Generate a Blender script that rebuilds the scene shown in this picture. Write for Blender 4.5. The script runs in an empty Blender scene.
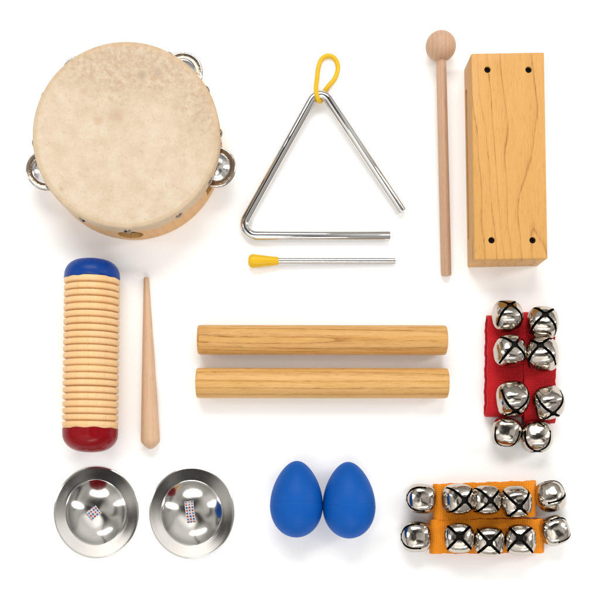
import bpy, bmesh, math, random
from mathutils import Vector, Matrix, Quaternion

random.seed(4)
S = 0.0008                      # metres per unit of the layout (the layout is 600 x 600 units)
H = 1050.0                      # camera height
NX, NY = 285.0, 460.0           # the point straight below the camera
scene = bpy.context.scene
col = scene.collection
PI = math.pi

def W(px, py, z=0.0):
    """layout point seen at (px, py) lying at height z -> world, in layout units (x right, y up, z up)"""
    k = 1.0 - z / H
    return Vector((NX + (px - NX) * k - 300.0, 300.0 - (NY + (py - NY) * k), z))

# ---------------------------------------------------------------- helpers
def empty(name, loc, label, cat, group=None, rz=0.0):
    o = bpy.data.objects.new(name, None)
    o.empty_display_size = 0.02
    col.objects.link(o)
    o.location = Vector(loc) * S
    o.rotation_euler = (0, 0, rz)
    o['label'] = label; o['category'] = cat
    if group: o['group'] = group
    return o

def tag(o, label, cat, group=None):
    o['label'] = label; o['category'] = cat
    if group: o['group'] = group

def build(name, bm, mats, parent=None, sharp=35, smooth=True):
    bmesh.ops.recalc_face_normals(bm, faces=bm.faces[:])
    for v in bm.verts: v.co *= S
    me = bpy.data.meshes.new(name)
    bm.to_mesh(me); bm.free()
    if not isinstance(mats, (list, tuple)): mats = [mats]
    for m in mats: me.materials.append(m)
    if smooth:
        for p in me.polygons: p.use_smooth = True
        me.set_sharp_from_angle(angle=math.radians(sharp))
    o = bpy.data.objects.new(name, me)
    col.objects.link(o)
    if parent: o.parent = parent
    return o

def lathe(bm, prof, segs=64, M=None, closed=False, sx=1.0, sy=1.0):
    """prof: list of (r, t), turned about local Z, then moved by M"""
    M = M or Matrix.Identity(4)
    rings = []
    for r, t in prof:
        if r < 1e-6:
            rings.append([bm.verts.new(M @ Vector((0, 0, t)))])
        else:
            rings.append([bm.verts.new(M @ Vector((r * sx * math.cos(2*PI*i/segs), r * sy * math.sin(2*PI*i/segs), t))) for i in range(segs)])
    n = len(rings)
    for a in range(n if closed else n - 1):
        A, B = rings[a], rings[(a + 1) % n]
        for i in range(segs):
            j = (i + 1) % segs
            if len(A) == 1 and len(B) == 1: break
            if len(A) == 1: bm.faces.new((A[0], B[i], B[j]))
            elif len(B) == 1: bm.faces.new((A[i], A[j], B[0]))
            else: bm.faces.new((A[i], A[j], B[j], B[i]))
    return bm

def tube(bm, pts, rad, segs=20, caps=True):
    pts = [Vector(p) for p in pts]
    n = len(pts)
    if not isinstance(rad, (list, tuple)): rad = [rad] * n
    T = [(pts[min(i + 1, n - 1)] - pts[max(i - 1, 0)]).normalized() for i in range(n)]
    up = Vector((0, 0, 1)) if abs(T[0].z) < 0.9 else Vector((1, 0, 0))
    N = (up - T[0] * up.dot(T[0])).normalized()
    rings = []
    for i in range(n):
        if i:
            N = T[i - 1].rotation_difference(T[i]) @ N
            N = (N - T[i] * N.dot(T[i])).normalized()
        B = T[i].cross(N)
        rings.append([bm.verts.new(pts[i] + (N * math.cos(2*PI*k/segs) + B * math.sin(2*PI*k/segs)) * rad[i]) for k in range(segs)])
    for a in range(n - 1):
        for k in range(segs):
            j = (k + 1) % segs
            bm.faces.new((rings[a][k], rings[a][j], rings[a + 1][j], rings[a + 1][k]))
    if caps:
        bm.faces.new(rings[0][::-1]); bm.faces.new(rings[-1])
    return bm

def fillet(pts, radii, n=10):
    """round the inner corners of a polyline"""
    pts = [Vector(p) for p in pts]
    out = [pts[0]]
    for i in range(1, len(pts) - 1):
        a, b, c = pts[i - 1], pts[i], pts[i + 1]
        u, v = (a - b).normalized(), (c - b).normalized()
        half = u.angle(v) / 2
        d = radii[i - 1] / math.tan(half)
        p0, p1 = b + u * d, b + v * d
        cen = b + (u + v).normalized() * (radii[i - 1] / math.sin(half))
        r0, r1 = p0 - cen, p1 - cen
        q = r0.rotation_difference(r1)
        for k in range(n + 1):
            out.append(cen + Quaternion(q.axis, q.angle * k / n) @ r0)
    out.append(pts[-1])
    return out

def catmull(pts, n=8):
    pts = [Vector(p) for p in pts]
    out = []
    for i in range(len(pts) - 1):
        p0, p1, p2, p3 = pts[max(i-1, 0)], pts[i], pts[i+1], pts[min(i+2, len(pts)-1)]
        for k in range(n):
            t = k / n
            out.append(0.5 * ((2*p1) + (p2-p0)*t + (2*p0-5*p1+4*p2-p3)*t*t + (3*p1-p0-3*p2+p3)*t**3))
    out.append(pts[-1])
    return out

def carve(o, cutters):
    """cut real openings: boolean difference, baked into the mesh, cutters removed"""
    cobs = []
    for i, bm in enumerate(cutters):
        c = build('cutter', bm, [o.data.materials[0]], smooth=False)
        cobs.append(c)
        m = o.modifiers.new('cut', 'BOOLEAN')
        m.operation = 'DIFFERENCE'; m.solver = 'EXACT'; m.object = c
    par = o.parent; o.parent = None
    dg = bpy.context.evaluated_depsgraph_get()
    dg.update()
    me = bpy.data.meshes.new_from_object(o.evaluated_get(dg), depsgraph=dg)
    o.modifiers.clear()
    old = o.data; nm = old.name
    o.data = me
    bpy.data.meshes.remove(old); me.name = nm
    for c in cobs:
        cm = c.data
        bpy.data.objects.remove(c); bpy.data.meshes.remove(cm)
    o.parent = par
    for p in me.polygons: p.use_smooth = True
    me.set_sharp_from_angle(angle=math.radians(35))

def box_bm(sx, sy, sz, M=None, bev=0.0, segs=2):
    bm = bmesh.new()
    bmesh.ops.create_cube(bm, size=1.0, matrix=Matrix.Diagonal((sx, sy, sz, 1)))
    if bev:
        bmesh.ops.bevel(bm, geom=bm.edges[:] , offset=bev, segments=segs, affect='EDGES', profile=0.5)
    if M is not None: bmesh.ops.transform(bm, matrix=M, verts=bm.verts[:])
    return bm

def axis_matrix(a, b):
    """local Z runs from a to b, origin at a"""
    a, b = Vector(a), Vector(b)
    q = Vector((0, 0, 1)).rotation_difference((b - a).normalized())
    return Matrix.Translation(a) @ q.to_matrix().to_4x4()

# ---------------------------------------------------------------- materials
class NT:
    def __init__(self, name):
        self.m = bpy.data.materials.new(name)
        self.m.use_nodes = True
        self.t = self.m.node_tree
        self.b = self.t.nodes['Principled BSDF']
    def n(self, typ, ins=None, **kw):
        nd = self.t.nodes.new(typ)
        for k, v in kw.items(): setattr(nd, k, v)
        for k, v in (ins or {}).items(): self.set(nd.inputs[k], v)
        return nd
    def set(self, sock, v):
        if hasattr(v, 'is_output') or isinstance(v, bpy.types.NodeSocket): self.t.links.new(v, sock)
        else: sock.default_value = v
    def bs(self, **kw):
        for k, v in kw.items(): self.set(self.b.inputs[k.replace('_', ' ')], v)
    def math(self, op, a, b=0.0, c=None, clamp=False):
        d = {0: a, 1: b}
        if c is not None: d[2] = c
        return self.n('ShaderNodeMath', d, operation=op, use_clamp=clamp).outputs[0]
    def ramp(self, f, stops, interp='LINEAR'):
        r = self.n('ShaderNodeValToRGB', {0: f})
        cr = r.color_ramp; cr.interpolation = interp
        while len(cr.elements) < len(stops): cr.elements.new(0.5)
        for e, (p, c) in zip(cr.elements, stops):
            e.position = p
            e.color = (c, c, c, 1) if isinstance(c, (int, float)) else (*c, 1)
        return r.outputs[0]
    def mix(self, f, a, b, blend='MIX'):
        nd = self.n('ShaderNodeMix', data_type='RGBA', blend_type=blend)
        for s, v in ((nd.inputs[0], f), (nd.inputs[6], a), (nd.inputs[7], b)):
            if isinstance(v, (tuple, list)) and len(v) == 3: v = (*v, 1)
            self.set(s, v)
        return nd.outputs[2]
    def coord(self, scale=(1, 1, 1), loc=(0, 0, 0), rot=(0, 0, 0), kind='Object'):
        tc = self.n('ShaderNodeTexCoord')
        k = 1.0 / S if kind == 'Object' else 1.0
        mp = self.n('ShaderNodeMapping', {'Vector': tc.outputs[kind], 'Scale': tuple(s * k for s in scale), 'Location': loc, 'Rotation': rot})
        return mp.outputs[0]
    def noise(self, vec, scale=1.0, detail=3.0, rough=0.5, dist=0.0):
        return self.n('ShaderNodeTexNoise', {'Vector': vec, 'Scale': scale, 'Detail': detail, 'Roughness': rough, 'Distortion': dist}).outputs[0]
    def bump(self, h, strength=0.2, dist=0.001, normal=None):
        d = {'Height': h, 'Strength': strength, 'Distance': dist}
        if normal is not None: d['Normal'] = normal
        return self.n('ShaderNodeBump', d).outputs[0]

def wood(name, light, mid, dark, axis='Y', period=15.0, line=0.6, pores=0.5, wob=5.0, along=0.12, rough=0.45, coat=0.0, seed=0.0, mott=0.5, slant=0.0, thin=False, ds=0.9, bdir=None):
    """long-grained timber; axis = grain direction in the part's own coordinates"""
    t = NT(name)
    def sc(a, c):
        return {'X': (a, c, c), 'Y': (c, a, c), 'Z': (c, c, a)}[axis]
    off = (seed * 37.1, seed * 53.7, seed * 19.3)
    rot = {'X': (0, 0, slant), 'Y': (0, 0, slant), 'Z': (slant, 0, 0)}[axis]
    band = t.coord(sc(along, 1.0), off, rot)
    w = t.n('ShaderNodeTexWave', {'Vector': band, 'Scale': 0.314 / period, 'Distortion': wob, 'Detail': 2.0, 'Detail Scale': ds, 'Detail Roughness': 0.45},
            wave_type='BANDS', bands_direction=bdir or ('Y' if axis == 'X' else 'X'), wave_profile='SAW').outputs['Fac']
    lines = t.ramp(w, [(0.0, 0.25), (0.12, 0.0), (0.55, 0.05), (0.86, 0.45), (0.95, 1.0), (1.0, 0.8)])
    if thin: lines = t.ramp(w, [(0.0, 0.5), (0.05, 0.0), (0.5, 0.0), (0.84, 0.12), (0.93, 0.35), (0.965, 1.0), (1.0, 0.9)])
    fib = t.noise(t.coord(sc(0.03, 0.9), off), 1.0, 5.0, 0.65)
    por = t.noise(t.coord(sc(0.09, 1.6), off), 1.0, 2.0, 0.6)
    porem = t.ramp(por, [(0.56, 0.0), (0.68, 1.0)])
    brk = t.noise(t.coord(sc(0.05, 0.25), off), 1.0, 3.0, 0.6)
    brkm = t.ramp(brk, [(0.35, 0.35), (0.58, 1.0)])
    c = t.mix(t.ramp(fib, [(0.3, 0.0), (0.7, 1.0)]), mid, light)
    big = t.noise(t.coord(sc(0.012, 0.05), off), 1.0, 2.0, 0.5)
    c = t.mix(t.math('MULTIPLY', t.ramp(big, [(0.35, 0.0), (0.7, 1.0)]), mott), c, mid)
    l2 = t.math('MULTIPLY', t.math('MULTIPLY', lines, brkm), line)
    c = t.mix(l2, c, dark)
    p2 = t.math('MULTIPLY', t.math('MULTIPLY', porem, t.math('ADD', t.math('MULTIPLY', lines, 0.8), 0.25)), pores, clamp=True)
    c = t.mix(p2, c, tuple(x * 0.72 for x in dark))
    hgt = t.math('SUBTRACT', t.math('MULTIPLY', fib, 0.5), p2)
    t.bs(Base_Color=c, Roughness=t.math('ADD', t.math('MULTIPLY', fib, 0.15), rough - 0.07), Normal=t.bump(hgt, 0.25, 0.0004), Coat_Weight=coat, Coat_Roughness=0.25)
    t.b.inputs['Specular IOR Level'].default_value = 0.22
    return t.m

def metal(name, colour, rough=0.08, brush=None, ding=0.0, scratch=0.0):
    t = NT(name)
    r = t.noise(t.coord((0.15, 0.15, 0.15)), 1.0, 3.0, 0.6)
    ro = t.math('ADD', t.math('MULTIPLY', r, rough * 0.9), rough * 0.55)
    t.bs(Base_Color=(*colour, 1), Metallic=1.0, Roughness=ro)
    nrm = None
    if ding:
        nrm = t.bump(t.noise(t.coord((0.09, 0.09, 0.09)), 1.0, 1.5, 0.4), ding, 0.004)
    if scratch:
        s = t.noise(t.coord((0.5, 0.5, 3.0)), 1.0, 4.0, 0.7)
        nrm = t.bump(s, scratch, 0.0006, nrm)
    if nrm is not None: t.bs(Normal=nrm)
    return t.m

def plastic(name, colour, rough=0.4, coat=0.0, tex=0.05, texs=0.5, var=0.12, spec=0.3):
    t = NT(name)
    n = t.noise(t.coord((texs, texs, texs)), 1.0, 4.0, 0.6)
    n2 = t.noise(t.coord((0.05, 0.05, 0.05)), 1.0, 2.0, 0.5)
    dk = tuple(x * (1 - var) for x in colour)
    t.bs(Base_Color=t.mix(n2, colour, dk), Roughness=t.math('ADD', t.math('MULTIPLY', n, 0.12), rough - 0.06), Normal=t.bump(n, tex, 0.0008), Coat_Weight=coat, Coat_Roughness=0.08)
    t.b.inputs['Specular IOR Level'].default_value = spec
    return t.m

M = {}
def backdrop_mat():
    t = NT('white_paper')
    n = t.noise(t.coord((0.02, 0.02, 0.02)), 1.0, 4.0, 0.5)
    t.bs(Base_Color=t.mix(n, (0.93, 0.93, 0.927), (0.92, 0.92, 0.917)), Roughness=0.75)
    t.b.inputs['Specular IOR Level'].default_value = 0.2
    return t.m
M['paper'] = backdrop_mat()
M['chrome'] = metal('chrome_plate', (0.62, 0.61, 0.595), 0.07, ding=0.03)
M['steel'] = metal('polished_steel', (0.50, 0.49, 0.475), 0.16, ding=0.04, scratch=0.05)
M['nickel'] = metal('nickel_plate', (0.53, 0.475, 0.415), 0.09, ding=0.22, scratch=0.04)
M['jingle'] = metal('jingle_steel', (0.56, 0.51, 0.455), 0.20, ding=0.10, scratch=0.06)
M['hollow_shade'] = plastic('painted_hollow_shade', (0.006, 0.0055, 0.005), 0.7, spec=0.1)  # near-black colour stands in for shade inside bells and block holes
def jingle_mat():
    t = NT('jingle_steel')
    sx = t.n('ShaderNodeSeparateXYZ', {0: t.coord((1, 1, 1))})
    rr = t.n('ShaderNodeVectorMath', {0: t.n('ShaderNodeCombineXYZ', {0: sx.outputs[0], 1: sx.outputs[1]}).outputs[0]}, operation='LENGTH').outputs['Value']
    rim = t.ramp(t.math('DIVIDE', rr, 20), [(0.66, 0.0), (0.69, 1.0), (0.875, 1.0), (0.92, 0.35)])
    nz = t.noise(t.coord((0.25, 0.25, 0.25)), 1.0, 4.0, 0.6)
    c = t.mix(rim, (0.70, 0.68, 0.65), (0.36, 0.27, 0.20))
    t.bs(Base_Color=c, Metallic=1.0, Roughness=t.math('ADD', t.math('MULTIPLY', rim, 0.15), t.math('MULTIPLY', nz, 0.14)), Normal=t.bump(nz, 0.12, 0.002))
    return t.m
M['jingle'] = jingle_mat()
M['tack'] = metal('tack_steel', (0.27, 0.22, 0.175), 0.2, ding=0.1)
M['yellow'] = plastic('yellow_rubber', (0.70, 0.42, 0.006), 0.38, tex=0.04)
M['egg'] = plastic('blue_egg_plastic', (0.002, 0.082, 0.37), 0.48, tex=0.10, texs=1.1, var=0.06, spec=0.13)
M['blue_paint'] = plastic('blue_gloss_paint', (0.002, 0.043, 0.25), 0.36, coat=0.03, spec=0.15, tex=0.06, texs=0.12, var=0.2)
M['red_paint'] = plastic('red_gloss_paint', (0.235, 0.0006, 0.004), 0.28, coat=0.06, spec=0.15, tex=0.12, texs=0.09, var=0.25)

M['block_wood'] = wood('block_ash', (0.607, 0.336, 0.1086), (0.552, 0.290, 0.0828), (0.267, 0.106, 0.0184), 'Y', 13.0, 0.62, 0.8, 17.0, 0.22, 0.45, 0.05, seed=2.3, thin=True, ds=0.9)
M['clave_wood'] = wood('clave_oak', (0.666, 0.396, 0.1485), (0.522, 0.270, 0.0720), (0.279, 0.108, 0.0162), 'X', 3.4, 0.85, 1.0, 15.0, 0.05, 0.45, 0.06, seed=1.1, ds=0.5, bdir='Z')
M['clave_wood_b'] = wood('clave_ash', (0.692, 0.419, 0.1683), (0.546, 0.296, 0.0819), (0.328, 0.137, 0.0237), 'X', 6.0, 0.7, 1.0, 8.0, 0.03, 0.45, 0.06, seed=5.2)
M['beech'] = wood('pale_beech', (0.612, 0.414, 0.2760), (0.552, 0.354, 0.2208), (0.423, 0.244, 0.1334), 'Z', 5.0, 0.25, 0.5, 2.0, 0.03, 0.5, 0.0, seed=0.7)
M['mallet_wood'] = wood('pinkish_beech', (0.516, 0.335, 0.2236), (0.464, 0.288, 0.1806), (0.318, 0.163, 0.0946), 'Z', 4.0, 0.4, 0.7, 2.0, 0.03, 0.5, 0.0, seed=3.7)
M['guiro_wood'] = wood('pale_guiro_wood', (0.806, 0.557, 0.3072), (0.730, 0.461, 0.2160), (0.480, 0.250, 0.0816), 'Z', 13.0, 0.10, 0.35, 6.0, 0.02, 0.5, 0.05, seed=4.4, mott=0.85)
M['frame_wood'] = wood('frame_ply', (0.684, 0.405, 0.1665), (0.612, 0.333, 0.1170), (0.378, 0.180, 0.0540), 'Y', 9.0, 0.3, 0.5, 3.0, 0.05, 0.45, 0.15, seed=6.1)

def skin_mat():
    t = NT('goat_skin')
    c0 = t.coord((1, 1, 1))
    n1 = t.noise(c0, 0.07, 6.0, 0.68)
    n2 = t.noise(c0, 0.17, 6.0, 0.72)
    n3 = t.noise(t.coord((1, 1, 1), (31, 7, 3)), 0.018, 3.0, 0.5)
    c = t.mix(t.ramp(n1, [(0.36, 0.0), (0.64, 1.0)]), (0.59, 0.492, 0.37), (0.525, 0.420, 0.300))
    c = t.mix(t.math('MULTIPLY', t.ramp(n2, [(0.54, 0.0), (0.72, 1.0)]), 0.5), c, (0.41, 0.285, 0.175))
    # blotchy, browner upper half, with light falloff painted into the colour
    sx = t.n('ShaderNodeSeparateXYZ', {0: c0})
    up = t.math('ADD', t.math('MULTIPLY', sx.outputs[1], 0.011), t.math('MULTIPLY', sx.outputs[0], 0.004))
    upm = t.ramp(t.math('ADD', up, t.math('MULTIPLY', t.math('SUBTRACT', n3, 0.5), 1.3)), [(0.05, 0.0), (0.62, 1.0)])
    c = t.mix(t.math('MULTIPLY', upm, t.ramp(n2, [(0.36, 0.1), (0.60, 0.85)])), c, (0.43, 0.305, 0.195))
    # pale hide patch near the middle, small stains
    for (x, y, r, colr, s) in ((15, 57, 5.5, (0.34, 0.26, 0.19), 0.6), (31, 60, 5, (0.36, 0.27, 0.20), 0.6), (74, 52, 1.6, (0.16, 0.10, 0.07), 0.8),
                               (-10, 19, 9, (0.45, 0.30, 0.19), 0.5), (-27, 14, 6, (0.46, 0.29, 0.17), 0.5), (-40, 42, 5, (0.45, 0.28, 0.16), 0.4), (-62, -52, 3, (0.4, 0.26, 0.15), 0.5)):
        d = t.n('ShaderNodeVectorMath', {0: c0, 1: (x, y, 46)}, operation='DISTANCE').outputs['Value']
        d = t.math('ADD', t.math('DIVIDE', d, r), t.math('MULTIPLY', t.math('SUBTRACT', n2, 0.5), 2.2))
        c = t.mix(t.math('MULTIPLY', t.ramp(d, [(0.35, 1.0), (1.1, 0.0)]), s), c, colr)
    # hide is thicker and browner where it is glued over the rim
    rr = t.n('ShaderNodeVectorMath', {0: t.n('ShaderNodeCombineXYZ', {0: sx.outputs[0], 1: sx.outputs[1]}).outputs[0]}, operation='LENGTH').outputs['Value']
    rim = t.ramp(t.math('DIVIDE', t.math('ADD', rr, t.math('MULTIPLY', n2, 3.0)), 100), [(0.855, 0.0), (0.88, 0.75), (0.90, 0.35), (0.925, 0.6)])
    c = t.mix(t.math('MULTIPLY', rim, 0.6), c, (0.53, 0.345, 0.18))
    t.bs(Base_Color=c, Roughness=0.55, Normal=t.bump(t.math('ADD', n2, t.noise(c0, 0.6, 3.0, 0.6)), 0.10, 0.0008))
    t.b.inputs['Specular IOR Level'].default_value = 0.3
    t.b.inputs['Subsurface Weight'].default_value = 0.0
    return t.m
M['skin'] = skin_mat()

def webbing(name, colour, dark, du, dv):
    """woven tape: staggered over-and-under threads along the strip's own UV (u along, v across, in layout units)"""
    t = NT(name)
    uv = t.n('ShaderNodeUVMap').outputs[0]
    sp = t.n('ShaderNodeSeparateXYZ', {0: uv})
    u = t.math('MULTIPLY', sp.outputs[0], 2 * PI / du); v = t.math('MULTIPLY', sp.outputs[1], 2 * PI / dv)
    a = t.math('SINE', t.math('ADD', u, v)); b = t.math('SINE', t.math('SUBTRACT', u, v))
    w = t.math('MULTIPLY', a, b)
    nz = t.noise(t.coord((0.6, 0.6, 0.6)), 1.0, 4.0, 0.65)
    hgt = t.math('ADD', t.math('MULTIPLY', w, 0.5), nz)
    gap = t.ramp(t.math('ADD', w, t.math('MULTIPLY', t.math('SUBTRACT', nz, 0.5), 1.2)), [(0.0, 1.0), (0.55, 0.0)])
    # ramp input is clamped to 0..1, so only the low half reads as thread gaps
    c = t.mix(t.math('MULTIPLY', gap, 0.34), colour, dark)
    c = t.mix(t.math('MULTIPLY', t.ramp(nz, [(0.55, 0.0), (0.75, 1.0)]), 0.25), c, tuple(min(1, x * 1.5 + 0.03) for x in colour))
    t.bs(Base_Color=c, Roughness=0.75, Normal=t.bump(hgt, 0.6, 0.0009), Sheen_Weight=0.1)
    t.b.inputs['Specular IOR Level'].default_value = 0.2
    return t.m
M['red_web'] = webbing('red_nylon_webbing', (0.56, 0.008, 0.014), (0.30, 0.004, 0.007), 4.6, 3.6)
M['orange_web'] = webbing('orange_nylon_webbing', (0.86, 0.285, 0.010), (0.56, 0.14, 0.004), 4.6, 3.6)

def ribbon_mat():
    t = NT('dotted_ribbon')
    uv = t.n('ShaderNodeUVMap').outputs[0]
    sp = t.n('ShaderNodeSeparateXYZ', {0: uv})
    px = 2.9
    u = t.math('DIVIDE', sp.outputs[0], px); v = t.math('DIVIDE', sp.outputs[1], px)
    fu, fv = t.math('FRACT', u), t.math('FRACT', v)
    iu, iv = t.math('FLOOR', u), t.math('FLOOR', v)
    def inside(f): return t.math('LESS_THAN', t.math('ABSOLUTE', t.math('SUBTRACT', f, 0.5)), t.math('ADD', 0.10, t.math('MULTIPLY', t.noise(t.coord((0.28, 0.28, 0.28)), 1.0, 1.0), 0.36)))
    dot = t.math('MULTIPLY', inside(fu), inside(fv))
    par = t.math('MODULO', t.math('ADD', iu, iv), 2.0)
    c = t.mix(par, (0.55, 0.03, 0.015), (0.015, 0.10, 0.42))
    c = t.mix(dot, (0.74, 0.73, 0.72), c)
    nz = t.noise(t.coord((1.2, 1.2, 1.2)), 1.0, 3.0)
    t.bs(Base_Color=c, Roughness=0.7, Normal=t.bump(nz, 0.4, 0.0005))
    return t.m
M['ribbon'] = ribbon_mat()

def cymbal_mat(name, rot):
    """pressed steel, turned on the flat rim: fine concentric tool marks"""
    t = NT(name)
    tc = t.coord((1, 1, 1))
    sx = t.n('ShaderNodeSeparateXYZ', {0: tc})
    rr = t.n('ShaderNodeVectorMath', {0: t.n('ShaderNodeCombineXYZ', {0: t.math('DIVIDE', sx.outputs[0], 0.93), 1: sx.outputs[1]}).outputs[0]}, operation='LENGTH').outputs['Value']
    ring = t.noise(t.n('ShaderNodeCombineXYZ', {0: t.math('MULTIPLY', rr, 2.2)}).outputs[0], 1.0, 5.0, 0.7)
    rim = t.ramp(t.math('DIVIDE', rr, 100), [(0.325, 0.0), (0.33, 1.0)])
    nz = t.noise(t.coord((0.3, 0.3, 0.3)), 1.0, 4.0, 0.6)
    rough = t.math('ADD', t.math('MULTIPLY', rim, 0.01), t.math('MULTIPLY', nz, 0.05), clamp=True)
    hgt = t.math('MULTIPLY', t.noise(t.coord((0.045, 0.045, 0.045), (rot, 2, 1)), 1.0, 1.0, 0.4), t.ramp(t.math('DIVIDE', rr, 100), [(0.20, 1.0), (0.40, 0.12)]))
    ding = t.bump(hgt, 0.13, 0.004)
    nrm = t.bump(t.math('MULTIPLY', ring, rim), 0.06, 0.0004, ding)
    t.bs(Base_Color=(0.52, 0.50, 0.47, 1), Metallic=1.0, Roughness=t.math('ADD', rough, 0.115), Normal=nrm, Anisotropic=t.math('MULTIPLY', rim, 0.0))
    t.bs(Tangent=t.n('ShaderNodeTangent', direction_type='RADIAL', axis='Z').outputs[0])
    return t.m
M['cymbal_a'] = cymbal_mat('turned_steel', 3.0)
M['cymbal_b'] = cymbal_mat('turned_steel_bright', 9.0)

# ---------------------------------------------------------------- setting: white sweep of paper
bm = bmesh.new()
bmesh.ops.create_grid(bm, x_segments=8, y_segments=8, size=2600)
ground = build('ground', bm, M['paper'], smooth=False)
ground['kind'] = 'structure'

# ---------------------------------------------------------------- tambourine
def make_tambourine():
    c = W(134.1, 151.7)
    root = empty('tambourine', c, 'round tambourine with mottled beige skin head and steel jingles in a wooden frame', 'tambourine')
    root.scale = (0.987, 0.987, 1.17)
    bm = bmesh.new()
    lathe(bm, [(89.5, 0.8), (89.5, 45), (84, 45), (84, 0.8), (84.6, 0), (88.9, 0)], 160, closed=True)
    fr = build('frame', bm, M['frame_wood'], root)
    slots = [15, 90, 163, 234, 306]           # clockwise from the right, as the photograph shows them
    cuts = []
    for a in slots:
        th = -math.radians(a)
        R = Matrix.Rotation(th, 4, 'Z') @ Matrix.Translation((87, 0, 20))
        if a == 90:                            # round grip hole
            b = bmesh.new()
            lathe(b, [(0, -14), (12.5, -14), (12.5, 14), (0, 14)], 40, R @ Matrix.Rotation(PI/2, 4, 'Y'))
        else:
            b = box_bm(26, 54, 17, R)
        cuts.append(b)
    carve(fr, cuts)
    # skin: drawn over the rim and down the outside, its lower edge slightly uneven
    bm = bmesh.new()
    prof = [(0, 46.3), (30, 46.35), (60, 46.5), (80, 46.9), (85.5, 47.1), (88, 46.8), (89.8, 45.6), (90.4, 43.5), (90.5, 40), (90.5, 35), (89.7, 35), (89.7, 45.2), (84, 45.4), (0, 45.4)]
    lathe(bm, prof, 160)
    for v in bm.verts:
        r = math.hypot(v.co.x, v.co.y)
        if r > 89 and v.co.z < 41:
            th = math.atan2(v.co.y, v.co.x)
            if v.co.z < 36: v.co.z += 1.8 * math.sin(th * 12 + 0.6) + 0.9 * math.sin(th * 31) + 0.5 * math.sin(th * 53 + 2)
    build('drumhead', bm, M['skin'], root, sharp=60)
    # tacks
    bm = bmesh.new()
    lathe(bm, [(0, 2.2), (1.4, 2.05), (3.0, 1.4), (3.9, 0.5), (4.1, -0.2), (0, -0.6)], 20)
    me = None
    for a in range(0, 360, 30):
        th = -math.radians(a + random.uniform(-2, 2) - 2)
        if me is None:
            t = build('tack', bm, M['tack'], root); me = t.data
        else:
            t = bpy.data.objects.new('tack', me); col.objects.link(t); t.parent = root
        q = Matrix.Rotation(th, 4, 'Z') @ Matrix.Translation((90.4 * S, 0, (38.8 + random.uniform(-.6, .6)) * S)) @ Matrix.Rotation(PI/2, 4, 'Y')
        t.matrix_local = q
    # jingles
    for a in slots:
        if a == 90: continue
        th = -math.radians(a)
        rad = {15: 87.5, 163: 87, 234: 83, 306: 88}[a]
        cx, cy = rad * math.cos(th), rad * math.sin(th)
        b = bmesh.new()
        lathe(b, [(0, 11.0), (1.0, 11.0), (1.0, 44.5), (0, 44.5)], 12, Matrix.Translation((cx, cy, 0)))
        build('pin', b, M['tack'], root)
        for up, z in ((1, 22.3), (-1, 19.2)):
            b = bmesh.new()
            prof = [(1.6, 4.6), (4, 4.5), (8, 3.6), (11.5, 2.0), (13.2, 0.4), (13.9, 0.2), (17.2, 0.1), (18.2, 0.5), (19.2, 0.5), (19.9, -0.2), (19.6, -0.6), (17.5, -0.2), (14.0, -0.5), (12.6, 0.0), (11.0, 1.4), (7.6, 3.0), (4, 3.9), (1.6, 4.0)]
            Mx = Matrix.Translation((cx * S, cy * S, z * S)) @ Matrix.Rotation(0.035 * up, 4, Vector((math.sin(a), math.cos(a), 0)))
            if up < 0: Mx = Mx @ Matrix.Rotation(PI, 4, 'X')
            lathe(b, prof, 56, closed=True)
            jo = build('jingle', b, M['jingle'], root, sharp=50)
            jo.matrix_local = Mx
make_tambourine()

# ---------------------------------------------------------------- triangle and beater
def make_triangle():
    c = W(320, 170)
    root = empty('triangle', c, 'bright steel triangle with a yellow cord loop at its top', 'triangle')
    def L(px, py, z): return W(px, py, z) - c
    pts = fillet([L(402.3, 211.5, 4.9), L(319.6, 86.0, 9.2), L(236.6, 235.9, 4.9), L(390, 235.9, 4.9)], [10, 11.5], 14)
    bm = bmesh.new()
    # rounded-off ends
    def ends(p, r):
        p = [Vector(q) for q in p]
        a = (p[0] - p[1]).normalized(); b = (p[-1] - p[-2]).normalized()
        return [p[0] + a * 0.0] + [p[0] - a * 0.7] + p[1:-1] + [p[-1] - b * 0.7] + [p[-1]], [r - 0.5] + [r] * (len(p)) + [r - 0.5]
    pp, rr = ends(pts, 4.75)
    tube(bm, pp, rr, 28)
    build('rod', bm, M['chrome'], root, sharp=40)
    loop = [(325.2, 90.5, 2.1), (329.0, 85.5, 2.2), (335.2, 77.7, 2.0), (338.0, 67, 2.0), (334.7, 58.6, 2.0), (328, 55.8, 2.0), (321.4, 59.5, 2.0), (318.3, 68, 2.2), (316.9, 79, 4.5),
            (315.9, 87, 10.0), (316.6, 94, 14.0), (318.4, 100.2, 12.0), (320.6, 101.0, 6.0), (321.8, 98.5, 2.2), (323.2, 94, 1.8), (325.2, 90.5, 2.1)]
    bm = bmesh.new()
    tube(bm, catmull([L(*p) for p in loop], 8), 2.3, 14)
    build('cord_loop', bm, M['yellow'], root)
make_triangle()

def make_beater():
    c = W(320, 261)
    root = empty('triangle_beater', c, 'thin steel triangle beater with a yellow rubber grip', 'triangle beater')
    a, b = W(249, 261, 7.0) - c, W(395.5, 261, 3.0) - c
    Mx = axis_matrix(a, b); ln = (b - a).length
    bm = bmesh.new()
    lathe(bm, [(0, 20), (2.95, 20), (2.95, ln - 0.5), (2.4, ln), (0, ln)], 24, Mx)
    build('rod', bm, M['steel'], root, sharp=40)
    bm = bmesh.new()
    lathe(bm, [(0, -0.9), (3.5, -0.6), (5.6, 0.5), (6.6, 2.4), (6.8, 4.5), (6.3, 8), (5.4, 15), (4.5, 23), (4.0, 28.3), (3.5, 29.2), (2.7, 29.4), (2.5, 25), (0, 25)], 40, Mx)
    build('grip', bm, M['yellow'], root)
make_beater()

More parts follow.
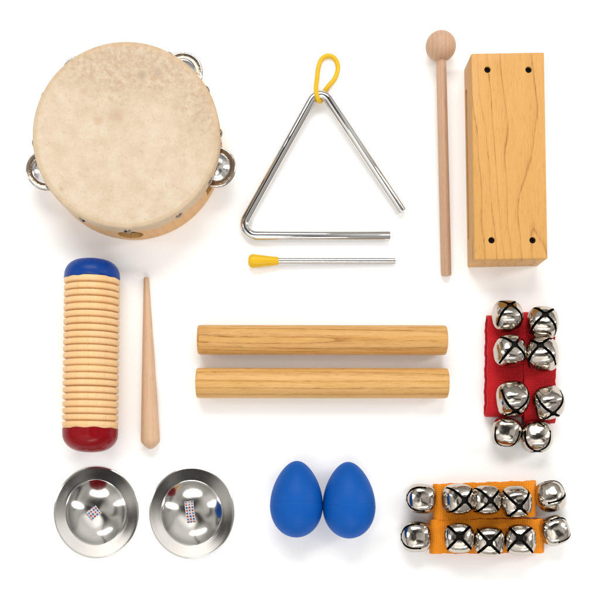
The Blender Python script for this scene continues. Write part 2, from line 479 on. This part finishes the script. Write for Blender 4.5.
# ---------------------------------------------------------------- mallet
def make_mallet():
    c = W(442, 165)
    root = empty('mallet', c, 'pinkish wooden mallet with round ball head beside the wood block', 'mallet')
    a, b = W(440.8, 46.2, 15.0) - c, W(446.2, 275.6, 5.2) - c
    d = (b - a).normalized(); ln = (b - a).length
    # the timber's own coordinates run along each part: the parts are turned objects of their own
    q = Vector((0, 0, 1)).rotation_difference(d)
    bm = bmesh.new()
    lathe(bm, [(0, 6), (4.85, 6), (5.0, 60), (5.1, ln - 1.0), (4.5, ln), (0, ln)], 32)
    st = build('stick', bm, M['mallet_wood'], root)
    st.location = a * S; st.rotation_mode = 'QUATERNION'; st.rotation_quaternion = q
    bm = bmesh.new()
    prof = [(0, -14.9)]
    for i in range(1, 40):
        th = PI * i / 40
        r, t = 14.9 * math.sin(th), -14.9 * math.cos(th)
        if t > 12.6: break
        prof.append((r, t))
    prof += [(6.2, 13.3), (4.4, 13.4), (0, 13.4)]
    lathe(bm, prof, 56)
    hd = build('head', bm, M['mallet_wood'], root, sharp=50)
    hd.location = a * S; hd.rotation_mode = 'QUATERNION'; hd.rotation_quaternion = q
make_mallet()

# ---------------------------------------------------------------- wood block
def make_block():
    c = W(500.9, 167.6)
    root = empty('wood_block', c, 'tall rectangular wood block with a side slot and four holes in its top', 'wood block', rz=math.radians(0.95))
    h = 40.0
    bm = box_bm(70.3, 198.6, h, Matrix.Translation((0, 0, h / 2)), 1.2, 3)
    o = build('body', bm, M['block_wood'], root)
    cuts = [box_bm(58, 148, 8.5, Matrix.Translation((-35.5 + 16, 1.0, 8.8)))]
    holes = []
    rot = Matrix.Rotation(-math.radians(0.95), 4, 'Z')
    for (px, py) in ((487.5, 69.6), (528.6, 69.7), (491.6, 240.2), (532.6, 240.2)):
        p = rot @ (W(px, py, h) - c)
        b = bmesh.new()
        lathe(b, [(0, -22), (3.15, -22), (3.15, 3), (0, 3)], 28, Matrix.Translation((p.x, p.y, h)))
        cuts.append(b)
        holes.append(p)
    carve(o, cuts)
    for p in holes:                              # near-black plug added so each hole reads as shaded inside
        b = bmesh.new()
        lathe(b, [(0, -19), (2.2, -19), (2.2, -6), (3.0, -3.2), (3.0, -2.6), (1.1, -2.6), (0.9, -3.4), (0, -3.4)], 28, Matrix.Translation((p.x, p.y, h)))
        build('hole_shade_plug', b, M['hollow_shade'], root)
make_block()

# ---------------------------------------------------------------- guiro and scraper
def make_guiro():
    a, b = W(92.4, 260.2, 27), W(90.0, 452.0, 27)
    c = (a + b) / 2; c.z = 0
    root = empty('guiro', c, 'ribbed pale wooden guiro cylinder with blue and red painted ends', 'guiro')
    d = (b - a).normalized(); ln = (b - a).length
    q = Vector((0, 0, 1)).rotation_difference(d)
    R = 27.0
    t0, t1 = 18.3, ln - 23.0
    def place(o):
        o.location = (a - c) * S; o.rotation_mode = 'QUATERNION'; o.rotation_quaternion = q
    n = 22
    prof = [(0, t0 + 1), (R - 2.5, t0 + 1), (R - 0.5, t0)]
    p = (t1 - t0) / n
    for i in range(n):
        s = t0 + i * p
        dp = random.uniform(0.85, 1.12)             # each groove filed a little differently
        sh = random.uniform(-0.04, 0.04) * p
        lo = R - 3.3 * dp
        prof += [(R - 0.25, s + 0.13 * p + sh), (R, s + 0.22 * p), (R - 0.02, s + 0.52 * p), (R - 0.2, s + 0.68 * p), (R - 0.8, s + 0.80 * p + sh)]
        if i < n - 1: prof += [(lo, s + 0.93 * p + sh), (lo, s + 0.99 * p + sh)]
    prof += [(R - 0.5, t1), (R - 2.5, t1 - 1), (0, t1 - 1)]
    bm = bmesh.new(); lathe(bm, prof, 128)
    place(build('body', bm, M['guiro_wood'], root, sharp=55))
    def cap(L_, rc, squash):
        pr = [(0, 0)]
        for k in range(0, 13):
            th = PI / 2 * k / 12
            pr.append((R - 0.2 - rc + rc * math.sin(th), (1 - math.cos(th)) * rc * squash))
        pr += [(R - 0.1, L_ - 2.0), (R + 0.15, L_ - 0.4), (R - 0.2, L_ + 0.2), (R - 2.0, L_ + 0.3), (0, L_ + 0.3)]
        return pr
    bm = bmesh.new()
    pr = cap(t0, 16.0, 0.95)
    pr = [(r, t - (2.2 * (1 - (r / 12.0) ** 2) if r < 12 else 0)) for r, t in pr]
    lathe(bm, pr, 96)
    for v in bm.verts:
        if v.co.z > t0 - 1 and math.hypot(v.co.x, v.co.y) > R - 1: v.co.z += 0.7 * math.sin(3 * math.atan2(v.co.y, v.co.x) + 1) + 0.5 * math.sin(11 * math.atan2(v.co.y, v.co.x))
    cb = build('end_cap', bm, M['blue_paint'], root); place(cb); cb['label'] = 'glossy blue painted end'
    bm = bmesh.new()
    pr = [(r, ln - t) for r, t in cap(ln - t1, 21.0, 0.82)]
    pr = [(r, t + (0.5 * (1 - (r / 7.0) ** 2) if (r < 7 and t > t1 + 5) else 0)) for r, t in pr]
    lathe(bm, pr, 96)
    for v in bm.verts:
        if v.co.z < t1 + 1 and math.hypot(v.co.x, v.co.y) > R - 1: v.co.z += 0.5 * math.sin(2 * math.atan2(v.co.y, v.co.x) + 2) + 0.4 * math.sin(9 * math.atan2(v.co.y, v.co.x))
    cr = build('end_cap', bm, M['red_paint'], root); place(cr); cr['label'] = 'glossy dark red painted end'
make_guiro()

def make_scraper():
    a, b = W(146.4, 277.6, 2.6), W(150.6, 449.2, 9.4)
    c = (a + b) / 2; c.z = 0
    d = (b - a).normalized(); ln = (b - a).length
    bm = bmesh.new()
    prof = [(0, 0), (2.2, 0), (2.5, 0.6), (3.6, 24), (9.4, ln - 12), (9.6, ln - 9), (8.9, ln - 6.6), (5.6, ln - 3.0), (2.2, ln - 0.5), (0, ln)]
    lathe(bm, prof, 40)
    o = build('guiro_scraper', bm, M['beech'])
    o.location = a * S; o.rotation_mode = 'QUATERNION'; o.rotation_quaternion = Vector((0, 0, 1)).rotation_difference(d)
    tag(o, 'tapered pale wooden scraper stick lying beside the ribbed guiro', 'scraper stick')
make_scraper()

# ---------------------------------------------------------------- rhythm sticks
def make_clave(x0, x1, y0, y1, r, mat, label, spin):
    a, b = W(x0, y0, r), W(x1, y1, r)
    c = (a + b) / 2
    ln = (b - a).length
    Mx = Matrix.Rotation(spin, 4, 'X') @ axis_matrix((-ln / 2, 0, 0), (ln / 2, 0, 0))
    bm = bmesh.new()
    lathe(bm, [(0, 0), (r - 2.0, 0), (r - 0.7, 0.5), (r - 0.1, 1.7), (r, 3), (r, ln - 3), (r - 0.1, ln - 1.7), (r - 0.7, ln - 0.5), (r - 2.0, ln), (0, ln)], 72, Mx)
    o = build('rhythm_stick', bm, mat)
    o.location = c * S
    o.rotation_euler = (0, 0, math.atan2(b.y - a.y, b.x - a.x))
    tag(o, label, 'rhythm stick', 'pair of wooden rhythm sticks')
make_clave(197.8, 446.2, 339.8, 340.2, 14.6, M['clave_wood'], 'upper wooden rhythm stick with a brown flame-shaped grain in its middle', 0.4)
make_clave(196.4, 447.6, 383.0, 383.2, 14.9, M['clave_wood_b'], 'lower, slightly longer wooden rhythm stick with straight fine grain', 1.9)

# ---------------------------------------------------------------- hand cymbals
def make_cymbal(px, py, mat, label, strap):
    c = W(px, py, 2)
    c.z = 0
    root = empty('hand_cymbal', c, label, 'cymbal', 'pair of small hand cymbals')
    SX = 0.932
    RD, RISE = 32.4, 11.5
    RS = (RD * RD + RISE * RISE) / (2 * RISE)
    prof = []
    for k in range(15):
        r = 2.2 + (RD - 2.2) * k / 14
        prof.append((r, 3.3 + RISE - RS + math.sqrt(RS * RS - r * r)))
    prof += [(RD + 0.5, 3.1), (RD + 1.2, 3.05), (36, 2.6), (40, 2.0), (43.5, 1.45), (45.35, 1.16), (45.6, 1.0), (45.6, 0.35), (45.2, 0.1)]
    low = [(42, 0.7), (38, 1.3), (RD + 1.2, 2.1), (RD - 0.3, 2.3)]
    for k in range(13, -1, -1):
        r = 2.2 + (RD - 2.2) * k / 14
        low.append((r, 2.3 + RISE - RS + math.sqrt(RS * RS - r * r)))
    prof += low
    bm = bmesh.new()
    lathe(bm, prof, 128, closed=True, sx=SX)
    build('disc', bm, mat, root, sharp=28)
    # ribbon handle: a doubled strip through the middle hole; strap = (path points, half width, direction)
    path, hw, ang = strap
    bm = bmesh.new()
    uvl = bm.loops.layers.uv.new('UVMap')
    ca, sa = math.cos(ang), math.sin(ang)
    pts = catmull([Vector((p[0], 0, p[1])) for p in path], 6)
    acc = [0.0]
    for i in range(1, len(pts)): acc.append(acc[-1] + (pts[i] - pts[i - 1]).length)
    grid = []
    for i, p in enumerate(pts):
        row = []
        for k in range(5):
            v = (k / 4 * 2 - 1) * hw
            bow = 0.35 * (1 - (v / hw) ** 2)
            row.append(bm.verts.new((p.x * ca - v * sa, p.x * sa + v * ca, p.z + bow)))
        grid.append(row)
    for i in range(len(pts) - 1):
        for k in range(4):
            f = bm.faces.new((grid[i][k], grid[i + 1][k], grid[i + 1][k + 1], grid[i][k + 1]))
            for lp, (ii, kk) in zip(f.loops, ((i, k), (i + 1, k), (i + 1, k + 1), (i, k + 1))):
                lp[uvl].uv = (acc[ii], kk / 4 * 2 * hw)
    bmesh.ops.solidify(bm, geom=bm.faces[:], thickness=0.7)
    build('ribbon_handle', bm, M['ribbon'], root)
make_cymbal(96.1, 512.4, M['cymbal_a'], 'left steel hand cymbal whose dotted ribbon is a short diamond patch',
            ([(-6.4, 15.0), (-4.6, 17.2), (0, 18.4), (4.2, 17.0), (6.2, 14.8)], 5.0, math.radians(38)))
make_cymbal(191.6, 513.0, M['cymbal_b'], 'right steel hand cymbal whose long dotted ribbon lies up and down',
            ([(-9.0, 14.8), (-6.5, 16.6), (0, 17.8), (8, 17.2), (12.5, 14.6)], 4.4, math.radians(97)))

# ---------------------------------------------------------------- egg shakers
def make_egg(px, py, label, rz, seam):
    ln, R = 75.0, 24.9
    c = W(px, py, 24.5)
    prof = []
    N = 72
    for i in range(N + 1):
        th = PI * i / N
        t = -math.cos(th)                       # -1 blunt end, +1 pointed end
        k = 1.0 - 0.17 * t - 0.045 * t * t
        r = R * 1.02 * math.sin(th) * k
        z = t * ln / 2
        prof.append((max(r, 0.0), z))
    zs = seam
    out = []
    for (r, z) in prof:
        d = z - zs
        step = 0.14 if d < 0 else 0.0           # lower half-shell a hair wider, as the two halves meet
        out.append((r + step if r > 1e-4 else 0.0, z))
    # the join itself: a shallow groove
    fin = []
    for i, (r, z) in enumerate(out):
        fin.append((r, z))
        if i < len(out) - 1 and z <= zs < out[i + 1][1]:
            r2 = out[i + 1][0]
            fin += [(r, zs - 0.30), (r - 0.12, zs - 0.08), (r2 - 0.06, zs + 0.10), (r2 + 0.04, zs + 0.35)]
    bm = bmesh.new()
    Mx = Matrix.Rotation(-PI / 2, 4, 'X')       # Z -> +Y (up the picture)
    lathe(bm, fin, 96, Mx)
    tilt = math.radians(-7)
    o = build('egg_shaker', bm, M['egg'], sharp=70)
    o.location = c * S
    o.rotation_euler = (tilt, 0, rz)
    tag(o, label, 'egg shaker', 'pair of blue egg shakers')
    o.location.z -= min((o.matrix_basis.to_3x3() @ v.co).z for v in o.data.vertices) + o.location.z
make_egg(296.5, 499.0, 'left blue plastic egg shaker, next to the hand cymbals', math.radians(-1.0), -5.0)
make_egg(348.8, 500.0, 'right blue plastic egg shaker, next to the orange bell band', math.radians(1.0), -6.0)

# ---------------------------------------------------------------- jingle bells
BR = 15.6
def bell_mesh():
    """hollow rounded-square bell, four petals parted by crossing slots, small hole on top (local +Z)"""
    def shell(bm, R, flip):
        n, mring, ex = 56, 36, 2.8
        rings = []
        def sp(v, e): return math.copysign(abs(v) ** e, v)
        for i in range(mring + 1):
            ph = -PI / 2 + PI * i / mring
            row = []
            for j in range(n):
                th = 2 * PI * j / n
                d = Vector((math.cos(ph) * math.cos(th), math.cos(ph) * math.sin(th), math.sin(ph)))
                m = (abs(d.x) ** ex + abs(d.y) ** ex + abs(d.z * 1.03) ** ex) ** (1 / ex)
                # petals bulge a little between the slots
                row.append(d * (R / m))
            rings.append(row)
        vs = []
        for i, row in enumerate(rings):
            if i in (0, mring): vs.append([bm.verts.new(row[0])])
            else: vs.append([bm.verts.new(p) for p in row])
        for i in range(mring):
            A, B = vs[i], vs[i + 1]
            for j in range(n):
                k = (j + 1) % n
                if len(A) == 1: f = (A[0], B[k], B[j])
                elif len(B) == 1: f = (A[j], A[k], B[0])
                else: f = (A[j], A[k], B[k], B[j])
                bm.faces.new(f[::-1] if flip else f)
    bm = bmesh.new()
    shell(bm, BR * 0.945, False); shell(bm, BR * 0.86, True)
    for v in bm.verts: v.co *= S
    me = bpy.data.meshes.new('bell'); bm.to_mesh(me); bm.free()
    me.materials.append(M['nickel']); me.materials.append(M['hollow_shade'])
    o = bpy.data.objects.new('bell', me); col.objects.link(o)
    cuts = []
    for a in (45, 135):
        b = box_bm(BR * 2.6, BR * 0.17, BR * 1.35, Matrix.Translation((0, 0, BR * 0.60)))
        for v in b.verts: v.co.y *= 1.25 if v.co.z > 0.6 * BR else 0.62     # slots narrow towards the waist
        bmesh.ops.transform(b, matrix=Matrix.Rotation(math.radians(a), 4, 'Z'), verts=b.verts[:])
        cuts.append(b)
    b = bmesh.new()
    lathe(b, [(0, 0), (BR * 0.215, 0), (BR * 0.215, BR * 1.3), (0, BR * 1.3)], 16, Matrix.Translation((0, 0, BR * 0.3)))
    cuts.append(b)
    for a in (45, 135, 225, 315):               # little round ends of the slots
        b = bmesh.new()
        lathe(b, [(0, 0), (BR * 0.085, 0), (BR * 0.085, BR * 1.5), (0, BR * 1.5)], 12,
              Matrix.Rotation(math.radians(a), 4, 'Z') @ Matrix.Translation((0, 0, -BR * 0.07)) @ Matrix.Rotation(PI / 2, 4, 'Y'))
        cuts.append(b)
    carve(o, cuts)
    me = o.data
    ex = 2.8
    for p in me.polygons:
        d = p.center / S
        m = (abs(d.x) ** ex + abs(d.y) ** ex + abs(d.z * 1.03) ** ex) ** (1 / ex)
        p.material_index = 0 if m > BR * 0.93 else 1  # slot walls and inside get the painted shade
    bm = bmesh.new(); bm.from_mesh(me)          # near-black core added so the slots read as a dark hollow
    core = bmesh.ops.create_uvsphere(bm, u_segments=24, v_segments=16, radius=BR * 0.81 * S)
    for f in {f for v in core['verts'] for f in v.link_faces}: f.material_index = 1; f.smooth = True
    bm.to_mesh(me); bm.free()
    while len(me.materials) > 2: me.materials.pop(index=2)
    bpy.data.objects.remove(o)
    me.name = 'bell'
    return me
BELL = bell_mesh()

def add_bells(root, c, spots):
    for (px, py, z, ox, oy, spin, size) in spots:
        k = 1 - z / H
        vx, vy = (px - NX) / H, -(py - NY) / H
        tx, ty = ox / 14.6, -oy / 14.6
        az = 0.7; axy = Vector((0, 0))
        for _ in range(30):
            axy = Vector((tx - az * vx, ty - az * vy))
            if axy.length > 0.999: axy = axy.normalized() * 0.999
            az = math.sqrt(max(0.0, 1 - axy.length_squared))
        ax = Vector((axy.x, axy.y, az))
        o = bpy.data.objects.new('bell', BELL); col.objects.link(o)
        o.parent = root
        o.location = (W(px, py, z) - c) * S
        o.rotation_mode = 'QUATERNION'
        o.rotation_quaternion = Vector((0, 0, 1)).rotation_difference(ax) @ Quaternion((0, 0, 1), math.radians(spin - 45))
        o.scale = (size, size, size)

def strap_bm(L, w0, w1, hh, th, axis, skew=0.0, uoff=0.0):
    """a flattened loop of tape: runs along X, flat top at height hh, width from w0 to w1 across"""
    bm = bmesh.new()
    uvl = bm.loops.layers.uv.new('UVMap')
    r = hh / 2
    prof = []
    n = 48
    for i in range(n + 1): prof.append((-L / 2 + r + (L - 2 * r) * i / n, hh))
    for i in range(1, 12):
        a = PI / 2 - PI * i / 12
        prof.append((L / 2 - r + r * math.cos(a), r + r * math.sin(a)))
    for i in range(n + 1): prof.append((L / 2 - r - (L - 2 * r) * i / n, 0))
    for i in range(1, 12):
        a = -PI / 2 - PI * i / 12
        prof.append((-L / 2 + r + r * math.cos(a), r + r * math.sin(a)))
    P = len(prof); nv = 8
    acc = [0.0]
    for i in range(1, P + 1):
        a, b = prof[i - 1], prof[i % P]
        acc.append(acc[-1] + math.hypot(b[0] - a[0], b[1] - a[1]))
    def mk(inner):
        out = []
        for i in range(P):
            row = []
            for k in range(nv + 1):
                x, z = prof[i]
                x0, z0 = prof[(i - 1) % P]; x1, z1 = prof[(i + 1) % P]
                tx, tz = x1 - x0, z1 - z0; l = math.hypot(tx, tz)
                nx, nz = -tz / l, tx / l        # the path runs clockwise: this points outward
                v = w0 + (w1 - w0) * k / nv
                edge = abs(k / nv * 2 - 1)
                v += (edge ** 6) * (0.32 * math.sin(x * 0.31 + k + uoff * 3) + 0.2 * math.sin(x * 0.83 + 2 * k))
                if inner: d = -th
                else:
                    d = 0.35 * (1 - edge ** 4)
                    if z > hh * 0.6: d += 0.30 * math.sin(x * 0.11 + uoff) + 0.2 * math.sin(x * 0.23 + v * 0.2 + uoff * 2)
                    if z < hh * 0.2: d = 0.0
                row.append(bm.verts.new((x + nx * d, v + skew * x, z + nz * d)))
            out.append(row)
        return out
    O, I = mk(False), mk(True)
    def quad(vs, uvs):
        f = bm.faces.new(vs)
        for lp, uv in zip(f.loops, uvs): lp[uvl].uv = uv
    for i in range(P):
        j = (i + 1) % P
        for k in range(nv):
            v0, v1 = (w1 - w0) * k / nv, (w1 - w0) * (k + 1) / nv
            quad((O[i][k], O[j][k], O[j][k + 1], O[i][k + 1]), ((acc[i], v0), (acc[i + 1], v0), (acc[i + 1], v1), (acc[i], v1)))
            quad((I[i][k], I[i][k + 1], I[j][k + 1], I[j][k]), ((acc[i], v0), (acc[i], v1), (acc[i + 1], v1), (acc[i + 1], v0)))
        quad((O[i][0], I[i][0], I[j][0], O[j][0]), ((acc[i], 0), (acc[i], -th), (acc[i + 1], -th), (acc[i + 1], 0)))
        vw = w1 - w0
        quad((O[i][nv], O[j][nv], I[j][nv], I[i][nv]), ((acc[i], vw), (acc[i + 1], vw), (acc[i + 1], vw + th), (acc[i], vw + th)))
    if axis == 'Y':
        bmesh.ops.transform(bm, matrix=Matrix.Rotation(PI / 2, 4, 'Z'), verts=bm.verts[:])
    return bm

def place_strap(root, c, x0, x1, y0, y1, hh, axis, mat, skew=0.0, uoff=0.0):
    p0, p1 = W(x0, y0, hh) - c, W(x1, y1, hh) - c
    cx, cy = (p0.x + p1.x) / 2, (p0.y + p1.y) / 2
    L, w = (abs(p1.x - p0.x), abs(p1.y - p0.y)) if axis == 'X' else (abs(p1.y - p0.y), abs(p1.x - p0.x))
    bm = strap_bm(L, -w / 2, w / 2, hh, 2.0, axis, skew, uoff)
    bmesh.ops.transform(bm, matrix=Matrix.Translation((cx, cy, 0.15)), verts=bm.verts[:])
    build('webbing_strap', bm, mat, root, sharp=50)

def make_red():
    c = W(521, 372)
    root = empty('sleigh_bells', c, 'red webbing wrist band carrying eight round silver jingle bells', 'bell band')
    place_strap(root, c, 487.3, 523.2, 314.5, 416.5, 15, 'Y', M['red_web'], -0.012, 0.4)
    place_strap(root, c, 523.8, 555.6, 311.5, 423.0, 15.4, 'Y', M['red_web'], 0.012, 2.0)
    add_bells(root, c, [
        (507.2, 316.4, 21, 3, -11.6, 46, 1.0), (542.3, 323.4, 23, 3, -8.7, 40, 1.04),
        (509.6, 351.6, 27, 5, -7, 48, 1.03), (542.0, 354.8, 27, -1.5, -9, 44, 1.08),
        (512.2, 398.4, 27, 3.2, 11.4, 47, 1.09), (548.0, 402.6, 26, 5.0, 10.2, 56, 1.04),
        (506.0, 432.0, 13.5, -2.5, 14.5, 40, 1.0), (536.5, 436.4, 13.5, 0.5, 14.0, 52, 1.06)])
make_red()

def make_orange():
    c = W(486, 518)
    root = empty('sleigh_bells', c, 'orange webbing wrist band carrying ten round silver jingle bells', 'bell band')
    place_strap(root, c, 434.0, 537.5, 482.6, 518.4, 15.4, 'X', M['orange_web'], 0.035, 1.2)
    place_strap(root, c, 430.5, 545.4, 519.2, 553.4, 15, 'X', M['orange_web'], 0.006, 2.7)
    add_bells(root, c, [
        (421.2, 498.6, 14, -14.6, -1.0, 40, 1.0), (458.0, 499.2, 27, 6.7, 1.0, 47, 1.02),
        (485.6, 500.2, 27, 5.2, 0.2, 44, 0.98), (515.6, 501.8, 27, 3.8, 5, 50, 1.02), (550.6, 496.4, 14, 14.6, -3.0, 30, 1.0),
        (416.2, 536.6, 14, -14.6, 0.5, 52, 1.04), (459.0, 537.8, 27, 0.5, -1, 45, 1.0),
        (489.0, 541.0, 27, 0.5, 2, 44, 1.0), (520.4, 540.2, 27, -0.9, -2.2, 43, 1.03), (554.2, 530.4, 14, 14.6, -5.0, 62, 1.0)])
make_orange()

# ---------------------------------------------------------------- camera
cam = bpy.data.cameras.new('camera')
cob = bpy.data.objects.new('camera', cam); col.objects.link(cob)
cob.location = ((NX - 300) * S, (300 - NY) * S, H * S)
cob.rotation_euler = (0, 0, 0)
cam.sensor_width = 36
cam.lens = 36 * H / 600.0
cam.shift_x = (300 - NX) / 600.0
cam.shift_y = (NY - 300) / 600.0
cam.clip_start = 0.01; cam.clip_end = 50
scene.camera = cob

# ---------------------------------------------------------------- light: studio lamps and a dim room
def area(name, loc, target, sx, sy, power, colour=(1, 1, 1)):
    l = bpy.data.lights.new(name, 'AREA')
    l.shape = 'ELLIPSE'; l.size = sx; l.size_y = sy; l.energy = power; l.color = colour
    o = bpy.data.objects.new(name, l); col.objects.link(o)
    o.location = loc
    o.rotation_mode = 'QUATERNION'
    o.rotation_quaternion = (Vector(target) - Vector(loc)).to_track_quat('-Z', 'Y')
    return o
area('softbox_key', (-0.10, 1.15, 1.30), (0, 0, 0), 1.5, 0.7, 21.0, (1.0, 0.985, 0.96))
area('softbox_left', (-1.35, 0.15, 0.80), (0, 0, 0), 0.3, 1.1, 4.0, (1.0, 0.99, 0.97))
area('softbox_right', (1.35, 0.35, 0.85), (0, 0, 0), 0.3, 1.1, 7.5, (1.0, 0.99, 0.98))
area('softbox_front', (0.25, -1.25, 0.95), (0, 0, 0), 1.0, 0.2, 6.0, (1.0, 0.985, 0.965))

world = bpy.data.worlds.new('World'); scene.world = world
world.use_nodes = True
# the room above the table: pale ceiling broken by darker stretches and stands, dim towards its walls
wt = world.node_tree; wn = wt.nodes; bg = wn['Background']
def wnode(typ, ins, **kw):
    nd = wn.new(typ)
    for k, v in kw.items(): setattr(nd, k, v)
    for k, v in ins.items():
        if isinstance(v, bpy.types.NodeSocket): wt.links.new(v, nd.inputs[k])
        else: nd.inputs[k].default_value = v
    return nd
def wm(op, a, b=0.0): return wnode('ShaderNodeMath', {0: a, 1: b}, operation=op).outputs[0]
wdir = wn.new('ShaderNodeTexCoord').outputs['Generated']
wsep = wnode('ShaderNodeSeparateXYZ', {0: wdir})
wnz = wnode('ShaderNodeTexNoise', {'Vector': wdir, 'Scale': 1.3, 'Detail': 0.0}).outputs[0]
az = wm('ADD', wm('ADD', wm('DIVIDE', wm('ARCTAN2', wsep.outputs[1], wsep.outputs[0]), 2 * PI), 0.5), wm('MULTIPLY', wm('SUBTRACT', wnz, 0.5), 0.30))
az = wm('FRACT', az)
def ring(stops):
    nd = wnode('ShaderNodeValToRGB', {0: az})
    cr = nd.color_ramp
    while len(cr.elements) < len(stops): cr.elements.new(0.5)
    for e, (d, v) in zip(cr.elements, stops):
        e.position = (d + 180) / 360; e.color = (v, v * 0.985, v * 0.96, 1)
    return nd.outputs[0]
outer = ring([(-180, .62), (-169, .55), (-160, .85), (-140, 1.0), (-100, .9), (-84, .8), (-75, .07), (-69, .75), (-56, .7), (-36, .45), (-20, .4), (-6, .7), (2, .06), (9, .7),
         (28, .9), (50, .75), (66, .5), (112, .45), (132, .65), (146, .07), (157, .6), (180, .62)])
# overhead: the photographer and the rig dark above, open bright ceiling towards the lower left
inner = ring([(-180, .30), (-168, .6), (-155, 1.6), (-125, 2.0), (-98, 1.6), (-80, .5), (-66, .05), (-25, .05), (-8, .5), (18, .7), (42, .4), (58, .05), (110, .04), (130, .25), (146, .05), (168, .06), (180, .30)])
fac = wnode('ShaderNodeMapRange', {0: wsep.outputs[2], 1: 0.74, 2: 0.88, 3: 0.0, 4: 1.0}).outputs[0]
wmix = wnode('ShaderNodeMix', {0: fac, 6: outer, 7: inner}, data_type='RGBA')
elev = wnode('ShaderNodeMapRange', {0: wsep.outputs[2], 1: 0.05, 2: 0.45, 3: 0.35, 4: 1.0}).outputs[0]
wt.links.new(wmix.outputs[2], bg.inputs[0])
wt.links.new(wm('MULTIPLY', elev, 1.15), bg.inputs[1])

scene.view_settings.view_transform = 'Standard'
scene.view_settings.look = 'None'
scene.view_settings.exposure = 0.0
scene.view_settings.gamma = 1.0
scene.render.engine = 'CYCLES'
scene.cycles.max_bounces = 8
scene.cycles.use_denoising = True
